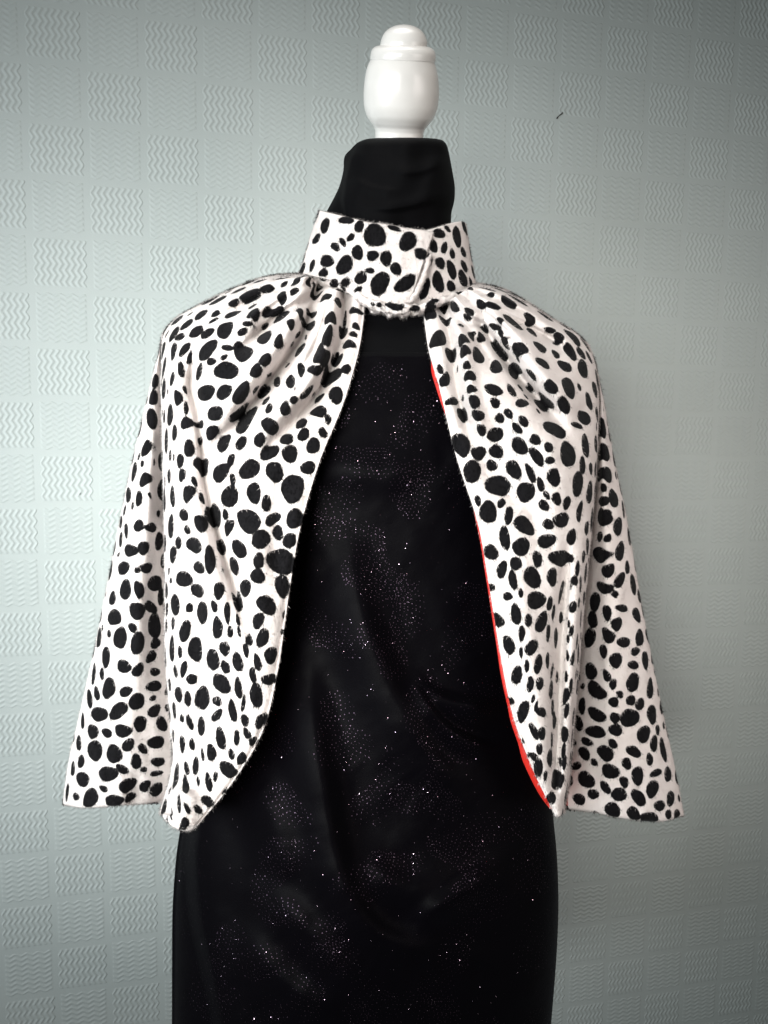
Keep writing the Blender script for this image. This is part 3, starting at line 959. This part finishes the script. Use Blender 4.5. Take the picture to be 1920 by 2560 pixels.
# where the print of this particular cloth puts its spots (frame px: x, y, half length, half width, turn in degrees)
PRINT_CLOTH = """
515,871,26,21,-25 561,821,20,18,90 607,879,24,19,50 568,865,13,7,10 524,901,12,9,20 561,888,10,5,-35 567,923,28,22,20 633,926,19,14,90 668,897,19,18,90
658,840,28,18,60 695,846,17,8,105 508,985,22,18,-10 557,977,19,17,0 602,977,28,17,-65 534,1029,23,22,0 532,1085,29,19,-50 499,1060,11,11,0 613,1048,31,19,-75
559,1103,30,20,-75 659,978,24,19,-60 689,953,23,15,55 724,953,28,15,75 752,925,30,11,80 792,881,28,13,90 825,836,25,12,100 749,870,16,13,-20 773,815,24,18,20
749,839,14,9,0 780,786,16,11,10 703,789,23,22,0 734,811,13,8,-80 757,780,19,9,-75 827,788,19,12,-10 707,1023,30,17,80 738,1005,14,14,0 668,1019,12,8,90
773,984,19,11,-20 800,928,16,13,0 827,943,29,16,-25 862,918,14,12,0 843,900,16,11,-30 864,859,19,16,0 878,832,13,10,30 895,813,14,8,60 878,774,17,10,10
839,984,19,17,90 792,1023,23,16,15 751,1054,20,13,-35 763,1085,21,15,-45 823,1046,15,9,80 685,1072,23,18,50 648,1101,20,14,100 712,1093,17,12,-40 674,1128,26,14,-30
728,1134,23,18,90 784,1112,23,20,-60 812,1083,12,9,70 602,1103,18,11,-75 578,1149,19,9,-70 504,1163,26,16,75 547,1184,24,21,-40 621,1171,24,21,-30 691,1178,24,19,80
775,1169,16,15,0 578,1196,16,7,85 569,1241,24,19,90 631,1231,29,21,80 728,1219,34,24,-75 670,1260,24,14,85 621,1299,30,24,35 685,1297,19,13,-45 742,1295,23,19,90
559,1287,13,7,90 567,1322,18,10,-70 536,1287,29,16,85 658,1348,22,21,0 693,1330,18,12,80 718,1352,19,16,-30 594,1371,30,21,55 528,1400,31,13,90 646,1398,22,16,90
699,1404,32,28,20 580,1418,24,19,40 639,1441,22,20,0 607,1470,19,13,80 493,1420,16,15,0 456,1445,19,18,0 491,1476,21,19,0 547,1472,19,12,90 483,1366,22,21,0
497,1306,24,17,70 464,1326,12,9,80 454,1287,14,13,0 423,1315,25,10,95 442,1355,12,9,60 427,1387,19,9,95 510,1245,16,7,75 464,1235,23,16,-70 427,1241,24,9,90
450,1186,19,16,-50 419,1188,16,7,95 446,1149,22,15,-65 471,1116,24,15,80 432,1079,16,10,-75 489,1200,14,7,70 411,1103,27,9,90 464,1054,18,14,0 421,1035,22,16,80
440,992,26,13,75 469,1017,17,6,85 469,974,16,6,75 493,930,19,9,-70 450,918,17,7,80 425,949,16,8,-65 429,877,22,9,85 460,869,21,10,-65 471,889,19,5,-75
514,831,19,11,-35 487,826,21,12,-25 446,839,11,9,0 431,832,20,9,-60 464,807,18,8,-35 501,782,15,11,-15 536,780,16,9,-25 580,759,18,11,-25 580,782,21,14,0
629,778,20,18,0 668,782,18,16,-30 613,807,19,9,0 606,834,20,11,-25 623,729,26,10,-25 666,724,16,11,-10 703,733,21,14,90 734,724,15,14,0 808,739,14,13,0
852,757,16,14,0 648,698,16,5,-10 707,691,19,5,-10 532,797,19,5,-30 392,951,17,11,90 384,994,16,14,90 384,1044,23,14,85 433,1510,23,12,85 472,1518,12,8,90
502,1533,31,19,-70 531,1516,12,8,60 571,1529,33,9,85 590,1502,30,9,75 672,1513,30,24,45 639,1552,24,15,-70 540,1568,29,13,-80 573,1584,18,8,85 594,1580,16,5,80
600,1549,19,5,75 457,1581,23,12,-75 428,1559,14,5,90 425,1619,30,7,90 492,1619,26,18,85 527,1649,24,16,-75 557,1623,17,11,90 611,1623,22,8,75 620,1599,20,9,80
657,1597,24,16,-70 684,1638,24,19,-60 590,1656,25,12,85 640,1652,26,10,75 559,1669,18,11,70 454,1672,25,10,-80 482,1697,19,15,0 446,1629,14,5,90 435,1681,16,5,80
548,1710,28,21,30 627,1687,23,8,80 592,1719,26,9,85 645,1741,34,18,80 679,1699,16,13,0 505,1742,28,19,-75 538,1752,11,10,0 441,1737,21,11,75 464,1746,19,9,90
577,1780,30,11,78 604,1758,24,6,-80 538,1789,16,9,-45 499,1817,28,11,85 469,1805,23,9,70 450,1796,12,6,80 431,1776,17,6,80 608,1800,14,9,90 614,1837,19,12,60
588,1842,22,9,90 548,1844,33,12,78 451,1860,30,9,88 477,1858,19,10,80 524,1879,28,16,70 503,1883,23,5,80 574,1885,19,9,80 600,1899,22,14,-70 567,1922,23,16,50
485,1912,26,9,-85 462,1920,19,8,75 517,1955,31,11,80 538,1938,18,7,-80 465,1963,30,10,80 491,1953,12,4,85 443,2006,26,8,78 517,2000,23,13,50 499,2025,16,10,40
472,2022,18,7,60 427,2031,23,6,75 468,2048,16,8,40 454,2064,18,8,30 415,2056,18,5,60 657,1805,19,10,-60 637,1856,18,9,-50 711,1467,26,16,90 342,1312,19,17,90
312,1323,16,6,75 384,1319,19,16,0 299,1345,16,6,85 320,1376,19,18,0 363,1369,20,16,-60 402,1354,19,10,90 305,1417,16,15,0 342,1424,12,9,0 373,1419,19,17,0
309,1473,27,16,88 352,1477,24,14,82 390,1461,18,16,0 277,1498,16,9,-80 281,1544,20,18,90 340,1531,21,17,70 380,1520,17,11,25 390,1564,28,19,75 406,1494,19,8,85
268,1586,9,5,90 297,1594,27,16,-75 327,1572,11,9,60 347,1613,25,17,-80 394,1609,15,13,0 261,1640,22,11,-80 305,1665,22,19,0 349,1678,21,16,-70 380,1646,18,12,-35
391,1681,17,12,15 251,1685,13,6,90 230,1683,26,5,95 267,1722,23,15,-70 311,1731,19,15,-20 388,1716,27,18,5 237,1735,15,7,75 219,1747,20,8,75 346,1755,24,23,0
386,1748,11,9,0 390,1778,17,11,-50 244,1785,18,17,0 290,1779,23,16,-35 355,1810,18,15,90 409,1809,19,12,60 202,1803,19,5,85 228,1825,16,14,50 264,1833,13,9,15
302,1827,21,16,0 396,1856,26,19,10 192,1856,18,7,85 231,1879,26,16,85 280,1883,21,17,50 321,1866,18,14,-45 362,1872,19,11,45 198,1903,15,9,-70 344,1905,23,14,85
399,1907,21,16,10 178,1924,16,6,95 268,1935,22,18,0 310,1922,18,9,35 363,1927,8,6,0 394,1936,22,9,-10 202,1950,19,18,0 324,1961,23,19,-20 366,1969,16,11,-60
395,1975,19,13,-35 223,1996,23,21,-40 254,1975,11,6,20 186,1992,8,8,0 279,2002,21,15,0 330,1993,16,11,-30 163,1980,19,5,95 1077,776,17,14,90 1102,840,25,20,-60
1130,889,23,14,65 1097,920,16,10,70 1120,945,23,16,-60 1137,1001,19,12,-5 1155,1037,24,12,62 1149,1109,29,17,75 1199,1132,17,14,50 1186,1177,25,19,85 1229,1168,16,12,45
1190,1250,14,8,80 1112,799,16,8,60 1153,875,14,11,80 1151,842,15,12,90 1181,838,17,13,-80 1209,840,15,12,90 1199,885,30,23,-50 1244,912,21,18,-60 1167,908,16,14,0
1180,936,20,15,0 1171,970,16,12,0 1176,1005,16,14,40 1197,1044,24,16,5 1246,1047,18,14,60 1237,1005,16,14,50 1239,970,27,17,10 1282,974,14,9,80 1285,928,19,13,-70
1258,860,19,12,40 1167,796,15,8,40 1176,774,20,11,25 1130,766,16,13,0 1198,761,19,12,30 1235,759,23,13,15 1275,757,19,14,30 1246,796,14,12,-50 1285,803,30,18,15
1332,827,16,13,20 1233,815,23,9,20 1248,831,14,7,60 1303,866,23,21,50 1353,864,16,14,60 1361,906,22,20,0 1392,882,13,11,30 1392,850,17,12,30 1415,912,19,17,60
1326,794,17,13,25 1365,786,19,11,25 1371,823,18,9,15 1437,840,26,15,40 1430,877,22,11,62 1462,920,19,16,50 1456,879,16,9,60 1476,889,16,6,70 1427,967,28,24,60
1380,971,19,16,-60 1326,941,23,12,52 1291,899,10,7,40 1363,1004,26,15,25 1412,1017,21,14,60 1464,1042,22,16,15 1476,1002,19,10,65 1447,1064,18,6,15 1309,1004,16,10,-15
1272,1029,19,12,60 1310,1048,21,14,65 1291,1075,24,11,45 1240,1087,23,19,-10 1342,1095,14,11,30 1390,1072,30,19,0 1200,1081,16,9,60 1295,1116,22,16,45 1338,1145,32,15,60
1377,1115,13,12,20 1423,1132,26,23,-70 1242,1133,23,18,30 1379,1155,16,10,0 1289,1175,25,14,62 1324,1186,24,9,65 1385,1198,21,16,80 1469,1116,27,10,80 1461,1163,18,9,95
1450,1210,26,15,-75 1349,1215,18,8,80 1246,1213,28,26,0 1312,1235,23,22,0 1258,1256,13,9,-45 1225,1278,32,21,85 1370,1239,16,8,60 1396,1250,16,13,60 1422,1257,18,12,85
1357,1267,19,15,60 1277,1285,21,10,-80 1316,1313,26,19,35 1367,1313,19,16,60 1408,1303,25,23,0 1433,1342,19,10,-75 1372,1352,23,17,-25 1258,1345,30,14,80 1309,1366,24,22,-20
1223,1381,19,14,60 1347,1396,17,11,85 1406,1398,21,19,0 1289,1404,17,15,30 1251,1421,25,14,-80 1283,1445,27,12,82 1333,1441,27,19,70 1386,1441,21,11,-80 1306,1480,13,8,85
1266,1490,16,12,0 1452,1282,23,7,-80 1439,1447,15,9,90 1456,1460,22,7,90 1449,1421,16,5,95 1509,1066,26,12,75 1518,1130,20,14,40 1524,1188,22,17,25 1509,1222,12,11,0
1538,1245,20,15,90 1501,1256,13,12,0 1499,1295,19,16,-60 1550,1315,20,13,-60 1495,1342,16,12,-50 1518,1348,16,11,-50 1495,1387,23,22,0 1555,1377,22,16,-60 1526,1425,19,16,-35
1573,1418,14,7,85 1555,1449,19,12,-45 1501,1468,27,17,30 1542,1486,12,10,0 1588,1460,23,9,80 1344,1498,23,22,0 1265,1492,16,13,0 1286,1538,30,15,80 1326,1551,20,10,88
1359,1557,24,14,-65 1305,1477,11,6,85 1379,1508,20,8,-85 1336,1617,28,16,-65 1301,1586,19,7,-85 1394,1595,28,9,85 1375,1584,20,6,90 1388,1533,21,6,-80 1406,1483,27,5,-75
1415,1599,11,5,85 1406,1541,12,5,90 1417,1560,12,5,90 1429,1520,19,11,-80 1452,1508,16,6,-85 1456,1549,19,5,90 1433,1574,19,7,-80 1447,1603,16,5,-80 1351,1658,24,10,-85
1373,1654,19,5,90 1384,1675,18,5,-75 1299,1634,19,6,88 1268,1615,27,14,80 1314,1669,15,6,90 1289,1689,25,15,-80 1322,1708,28,11,-80 1355,1708,22,12,-75 1382,1726,19,9,90
1396,1695,14,5,90 1410,1693,16,5,90 1408,1743,26,10,-80 1433,1712,23,5,-85 1437,1648,24,7,-82 1414,1638,17,5,88 1328,1747,14,5,-80 1338,1769,19,5,-80 1386,1770,19,6,88
1359,1782,17,15,30 1303,1780,30,15,-70 1330,1829,30,11,65 1361,1833,22,12,-80 1390,1802,20,8,-85 1408,1833,19,8,90 1421,1774,19,5,-82 1384,1848,17,5,90 1353,1875,13,7,85
1380,1895,23,12,75 1349,1922,24,11,-85 1369,1938,12,5,90 1391,1949,21,9,-85 1417,1907,22,5,-85 1404,1879,23,5,-85 1384,1996,17,10,-60 1328,1895,12,11,0 1277,1755,10,8,60
1501,1469,26,16,22 1542,1486,12,9,80 1485,1506,21,15,-70 1559,1523,17,9,5 1596,1535,17,10,50 1478,1552,18,12,80 1512,1533,19,12,85 1548,1560,19,15,75 1513,1586,24,14,55
1470,1594,19,14,-60 1564,1605,16,11,10 1604,1594,18,12,70 1503,1629,18,16,50 1544,1652,26,20,70 1592,1629,11,10,0 1586,1664,14,9,10 1618,1650,20,9,85 1474,1681,23,14,70
1512,1689,20,10,75 1585,1704,20,15,85 1487,1728,24,19,30 1536,1714,16,10,-75 1554,1737,14,10,50 1581,1750,13,12,0 1530,1757,18,15,30 1604,1759,15,11,-45 1629,1722,22,9,-82
1452,1765,18,8,-80 1450,1634,20,7,80 1487,1788,29,14,28 1536,1796,16,13,60 1579,1794,26,23,10 1635,1786,22,11,88 1443,1809,20,9,75 1485,1830,26,16,5 1543,1828,19,16,0
1614,1835,19,16,-60 1639,1858,18,9,-80 1662,1875,26,8,75 1649,1825,12,5,90 1462,1854,18,10,20 1528,1860,16,10,60 1509,1885,26,17,45 1589,1879,30,17,22 1457,1887,22,13,65
1629,1897,13,8,80 1571,1912,20,15,75 1482,1908,9,8,40 1524,1932,23,16,15 1439,1919,12,9,-20 1598,1943,20,14,70 1460,1951,24,19,40 1645,1932,15,9,-15 1674,1938,17,9,80
1564,1957,18,11,70 1509,1969,18,11,65 1636,1971,20,16,85 1599,1994,24,16,50 1548,1990,22,18,20 1480,1988,15,13,0 1443,1998,14,12,0 1653,2017,14,12,0 1681,1998,18,9,90
1588,2033,20,16,50 1526,2025,19,16,50 1629,2048,23,14,10 1676,2036,11,7,80 1697,2041,12,8,-60
"""
PRINT_COLLAR = """
809,560,25,16,85 786,596,17,14,-70 854,602,18,8,60 836,614,17,12,35 873,590,14,11,-70 893,565,13,11,90 861,551,18,8,10 933,586,28,23,80 891,628,19,13,80
814,649,19,16,15 858,658,27,17,-50 776,663,18,11,90 929,636,16,16,0 963,642,24,16,80 993,675,17,15,60 900,690,19,15,-35 922,673,12,8,10 948,705,27,20,-60
1016,705,31,18,-35 1025,602,29,21,-70 1056,631,20,17,10 981,568,15,6,15 1087,613,19,11,80 1103,583,13,11,0 1123,571,9,5,30 1147,590,24,10,90 1115,619,19,9,-70
1135,633,16,8,85 1163,630,10,7,90 1105,656,14,11,90 1078,654,16,8,-60 1133,672,23,10,70 1165,664,14,7,60 1100,703,27,14,85 1132,715,13,10,90 1162,694,22,10,75
1065,722,26,14,-70
"""

PRINT_SEAM = "960,738,15,7,5 990,762,21,10,10 869,707,12,9,10 812,692,18,7,0 833,707,10,9,0 1030,745,12,7,10 1089,745,9,6,-20 1038,772,13,6,0 782,689,13,4,-10 1157,733,10,7,20 947,766,12,6,20 932,762,9,6,40 1186,710,10,7,40 904,724,7,5,20"


def place_print(text, grids):
    """Find the cloth point each printed spot sits on and lay its oval in the cloth's own tangent plane."""
    gw = np.concatenate([W.reshape(-1, 3) for W, N in grids])
    gn = np.concatenate([N.reshape(-1, 3) for W, N in grids])
    cc = (gw - CAM) @ AX
    gx = np.stack([960 + F * cc[:, 0] / cc[:, 2], 1280 + F * cc[:, 1] / cc[:, 2], -cc[:, 2]], -1)
    order = np.argsort(gx[:, 1], kind='stable')
    ys = gx[order, 1]
    for item in text.split():
        x, y, a, b, deg = map(float, item.split(','))
        ids = order[np.searchsorted(ys, y - 14):np.searchsorted(ys, y + 14)]
        d = np.hypot(gx[ids, 0] - x, gx[ids, 1] - y)
        near = ids[d < 5]
        if not len(near):
            near = ids[d < 14]
            if not len(near):
                continue
            i = ids[np.argmin(d)]
        else:
            i = near[np.argmax(gx[near, 2])]
        c, n = gw[i], gn[i]
        ray = c - CAM
        dep = ray @ fwd_cam
        ray = ray / np.linalg.norm(ray)
        dn = ray @ n
        if abs(dn) < 0.62:
            dn = math.copysign(0.62, dn)
        ca, sa = math.cos(math.radians(deg)), math.sin(math.radians(deg))
        v1 = (right_cam * ca - up_cam * sa)
        v2 = (-right_cam * sa - up_cam * ca)
        v1 = (v1 - ray * (v1 @ n) / dn) * a * dep / F
        v2 = (v2 - ray * (v2 @ n) / dn) * b * dep / F
        l1 = np.linalg.norm(v1)
        t1 = v1 / l1
        l2 = np.linalg.norm(v2 - t1 * (v2 @ t1))
        l1, l2 = min(l1 * 1.12 + .0004, 0.0175), min(l2 * 1.12 + .0004, 0.0155)
        add_spot(c, n, t1, max(l1, .0028), max(l2, .0026))


def scatter_spots():
    pool, nrm, wgt = [], [], []
    for G, N in ((WL, NL), (WR, NR), (WCL, grid_normals(WCL)), (WCR, grid_normals(WCR))):
        area = np.linalg.norm(np.cross(np.gradient(G, axis=1), np.gradient(G, axis=0)), axis=-1)
        pool.append(G.reshape(-1, 3))
        nrm.append(N.reshape(-1, 3))
        wgt.append(area.ravel())
    pool, nrm, wgt = np.concatenate(pool), np.concatenate(nrm), np.concatenate(wgt)
    cdf = np.cumsum(wgt)
    cdf /= cdf[-1]
    cen = np.zeros((30000, 3))
    rad = np.zeros(30000)
    n = 0
    for s in SPOTS:
        cen[n], rad[n] = s[0], 0.5 * (s[4] + s[5]) + 0.0035
        n += 1
    for lo, hi, tries, gap in ((.0098, .0122, 1500, .0065), (.0078, .0102, 9000, .0046), (.0055, .0075, 9000, .0040), (.0034, .0050, 6000, .0036)):
        ids = np.searchsorted(cdf, rng.uniform(0, 1, tries))
        for i in ids:
            r = rng.uniform(lo, hi)
            d = np.linalg.norm(cen[:n] - pool[i], axis=1)
            if n and np.any(d < rad[:n] + r + gap * rng.uniform(.35, 1.2)):
                continue
            el = rng.uniform(0.98, 1.28)
            # spots lean down the length of the cloth more often than across it
            ang = rng.normal(0, 0.8)
            ax = math.cos(ang) * np.array((0, 0, 1.0)) + math.sin(ang) * right_cam
            add_spot(pool[i], nrm[i], ax, r * el, r / el)
            cen[n], rad[n] = pool[i], r
            n += 1


def paint_spots(G):
    """Signed distance (mm) from every vertex to the rim of the nearest printed spot."""
    V = G.reshape(-1, 3)
    out = np.full(len(V), 9.0)
    lo = V.min(0)
    cell = 0.016
    key = np.floor((V - lo) / cell).astype(int)
    dims = key.max(0) + 1
    lin = (key[:, 0] * dims[1] + key[:, 1]) * dims[2] + key[:, 2]
    order = np.argsort(lin, kind='stable')
    ls = lin[order]
    for c, n, a1, a2, a, b, ph in SPOTS:
        k = np.floor((c - lo) / cell).astype(int)
        if np.any(k < -1) or np.any(k > dims):
            continue
        sel = []
        for i in range(max(k[0] - 1, 0), min(k[0] + 2, dims[0])):
            for j in range(max(k[1] - 1, 0), min(k[1] + 2, dims[1])):
                z0, z1 = max(k[2] - 1, 0), min(k[2] + 1, dims[2] - 1)
                if z1 < z0:
                    continue
                base = (i * dims[1] + j) * dims[2]
                sel.append(order[np.searchsorted(ls, base + z0):np.searchsorted(ls, base + z1, 'right')])
        if not sel:
            continue
        ids = np.concatenate(sel)
        if not len(ids):
            continue
        D = V[ids] - c
        x, y, z = D @ a1, D @ a2, D @ n
        ang = np.arctan2(y / b, x / a)
        mod = 1 + 0.06 * np.cos(2 * ang + ph[0]) + 0.045 * np.cos(3 * ang + ph[1]) + 0.015 * np.cos(5 * ang + ph[2])
        q = np.sqrt((x / a) ** 2 + (y / b) ** 2 + (z / (1.15 * a)) ** 2) / mod
        sd = (q - 1) * 0.5 * (a + b) * 1000
        out[ids] = np.minimum(out[ids], sd)
    return out


place_print(PRINT_CLOTH, ((WL, NL), (WR, NR)))
place_print(PRINT_COLLAR, [(G_, grid_normals(G_)) for G_ in (WCL, WCR)])
place_print(PRINT_SEAM, [(G_, grid_normals(G_)) for G_ in (SEAM_L, SEAM_R, RAW)])

def part_spots():
    """Printed spots keep a little white between them."""
    C = np.array([s_[0] for s_ in SPOTS])
    R = np.array([0.5 * (s_[4] + s_[5]) for s_ in SPOTS])
    scale = np.ones(len(R))
    for i in range(len(R)):
        d = np.linalg.norm(C - C[i], axis=1)
        d[i] = 9
        q = (d - 0.0006) / ((R + R[i]) * 0.99)
        scale[i] = np.clip(q.min(), 0.68, 1.0)
    for i, s_ in enumerate(SPOTS):
        SPOTS[i] = s_[:4] + (s_[4] * scale[i], s_[5] * scale[i], s_[6])


part_spots()
scatter_spots()


def pile_material():
    mt = M_FUR.copy()
    mt.name = 'spotted_pile'
    nt = mt.node_tree
    b = nt.nodes['Principled BSDF']
    for l in list(nt.links):
        if l.to_socket == b.inputs['Normal']:
            nt.links.remove(l)
    at = node(nt, 'ShaderNodeAttribute', attribute_name='lay')
    nt.links.new(at.outputs['Vector'], b.inputs['Normal'])
    # light passes through the thin fibres
    tr = node(nt, 'ShaderNodeBsdfTranslucent')
    src = b.inputs['Base Color'].links[0].from_socket
    nt.links.new(src, tr.inputs['Color'])
    ms = node(nt, 'ShaderNodeMixShader')
    ms.inputs[0].default_value = 0.4
    out = nt.nodes['Material Output']
    nt.links.new(b.outputs[0], ms.inputs[1])
    nt.links.new(tr.outputs[0], ms.inputs[2])
    nt.links.new(ms.outputs[0], out.inputs['Surface'])
    return mt


M_PILE = pile_material()


def plush_pile(G, N, sdf, owner, count, length=.0036):
    """Short pile: one slim blade per tuft, brushed downwards, coloured by the print at its root."""
    area = np.linalg.norm(np.cross(np.gradient(G, axis=1), np.gradient(G, axis=0)), axis=-1).ravel()
    cdf = np.cumsum(area)
    ids = np.searchsorted(cdf / cdf[-1], rng.uniform(0, 1, count))
    V, n, s = G.reshape(-1, 3)[ids], N.reshape(-1, 3)[ids], sdf[ids]
    V = V + rng.normal(0, .0007, V.shape)
    s = s - .25 + rng.normal(0, .6, count)
    down = np.array((0, 0, -1.0)) - n * (n @ np.array((0, 0, -1.0)))[:, None]
    down /= np.linalg.norm(down, axis=1, keepdims=True) + 1e-6
    d = down * 0.75 + n * rng.uniform(.10, .55, count)[:, None] + rng.normal(0, .28, V.shape)
    d /= np.linalg.norm(d, axis=1, keepdims=True)
    side = np.cross(d, n)
    side /= np.linalg.norm(side, axis=1, keepdims=True) + 1e-6
    ln = (length * rng.uniform(.55, 1.15, count))[:, None]
    wd = (.00027 * rng.uniform(.7, 1.3, count))[:, None]
    root = V - n * .0003
    tri = np.stack([root - side * wd, root + side * wd, root + d * ln], 1).reshape(-1, 3)
    me = mesh_from(tri, np.arange(count * 3).reshape(-1, 3), 'plush_pile', smooth=False)
    me.attributes.new('spot', 'FLOAT', 'POINT').data.foreach_set('value', np.repeat(s, 3).astype(np.float32))
    lay = n + rng.normal(0, .22, n.shape) + d * 0.12
    lay /= np.linalg.norm(lay, axis=1, keepdims=True)
    me.attributes.new('lay', 'FLOAT_VECTOR', 'POINT').data.foreach_set('vector', np.repeat(lay, 3, 0).astype(np.float32).ravel())
    me.materials.append(M_PILE)
    o = bpy.data.objects.new('plush_pile', me)
    COL.objects.link(o)
    o.parent = owner
    o['kind'] = 'stuff'
    return o


def fur_part(name, G, parent, close=False, flip=False):
    me = grid_mesh(G, name, close=close, flip=flip)
    at = me.attributes.new('spot', 'FLOAT', 'POINT')
    at.data.foreach_set('value', paint_spots(G).astype(np.float32))
    me.materials.append(M_FUR)
    o = link(name, me, None)
    return o


# the two halves meet at the centre back: one continuous cloth
def outward(N, G):
    """Make the normals point away from the middle of the body."""
    c = P(975, 1300, DEP)
    r = G - c
    r[..., 2] *= 0.3
    return N * np.where((N * r).sum(-1) < 0, -1, 1)[..., None]


body_grid = np.concatenate([WL, WR[:, ::-1][:, 1:]], 1)
body_n = np.concatenate([NL, NR[:, ::-1][:, 1:]], 1)
o = fur_part('cape_cloth', body_grid, cape)
adopt(o, cape)
plush_pile(body_grid, body_n, paint_spots(body_grid), o, 520000)
for nm, G, cl, cnt in (('collar', WCL, False, 36000), ('collar_underlap', WCR, False, 20000), ('collar_seam', SEAM_L, True, 5000), ('collar_seam', SEAM_R, True, 4000), ('raw_edge', RAW, True, 4000), ('collar_edge', EDGE, True, 2500)):
    o = fur_part(nm, G, cape, close=cl)
    adopt(o, cape)
    plush_pile(G, outward(grid_normals(G), G.copy()), paint_spots(G), o, cnt, .0030 if 'collar' in nm else .0028)

# ---- red satin lining hung inside the cloth; on the right it peeps out along the opening
def lining(base, peep, sgn, name):
    fr, lb, sil, wf, wl, ws, front0, bc = base
    nv = len(fr)
    v = np.linspace(0, 10, nv)
    q = front0[:, ::6].copy()                          # front panel without its folds
    U = np.linspace(1, 0, q.shape[1])
    q[..., 2] -= 0.009 + 0.020 * sstep(0, 0.16, 1 - U)[None, :] + 0 * v[:, None]
    q = q[:, U > 0.42]
    tail = []
    for a_, w_ in ((0.0, None), (0.5, None), (1.0, None)):
        pt = (lb * 0.55 + fr * 0.45) * (1 - a_) + (sil * 0.7 + bc[:, :2] * 0.3) * a_
        wd = -0.035 * (1 - a_) + (ws - 0.06) * a_
        tail.append(np.c_[pt, wd][:, None])
    tail.append((bc + np.array((0, 0, 0.012)))[:, None])
    q = np.concatenate([q] + tail, 1)
    keep = v <= 9.86
    pe = pchip(np.array(peep)[:, 0], np.array(peep)[:, 1], v)
    e = np.c_[fr, wf]
    lip = []
    for off, w_ in ((5.5 + pe, -.0078), (5.0 + pe, -.0064), (2.0 + pe * 0.5, -.0052), (-5 + 0 * pe, -.0062)):
        p = e.copy()
        p[:, 0] += sgn * off
        p[:, 2] += w_
        lip.append(p[:, None])
    nk = 1 - sstep(0, 0.6, v)
    q[..., 1] += 6 * nk[:, None]
    G = np.concatenate(lip + [q[:, 2:]], 1)
    G = G[keep]
    o = link(name, grid_mesh(to_world(G), name), M_RED)
    adopt(o, cape)


lining(base_r, [(0, -9), (2.0, -6), (2.25, 0), (2.7, 9), (3.1, 7), (3.45, 0), (3.7, -6), (4.6, -3), (5.0, 3.5), (5.6, 4.5), (6.2, 5), (6.8, 5.5), (7.3, 8), (7.8, 7), (8.1, 10), (8.4, 10), (8.8, 16), (9.1, 15), (9.5, 13), (9.8, 7), (10, 0)], -1, 'lining')
lining(base_l, [(0, -9), (10, -9)], 1, 'lining')
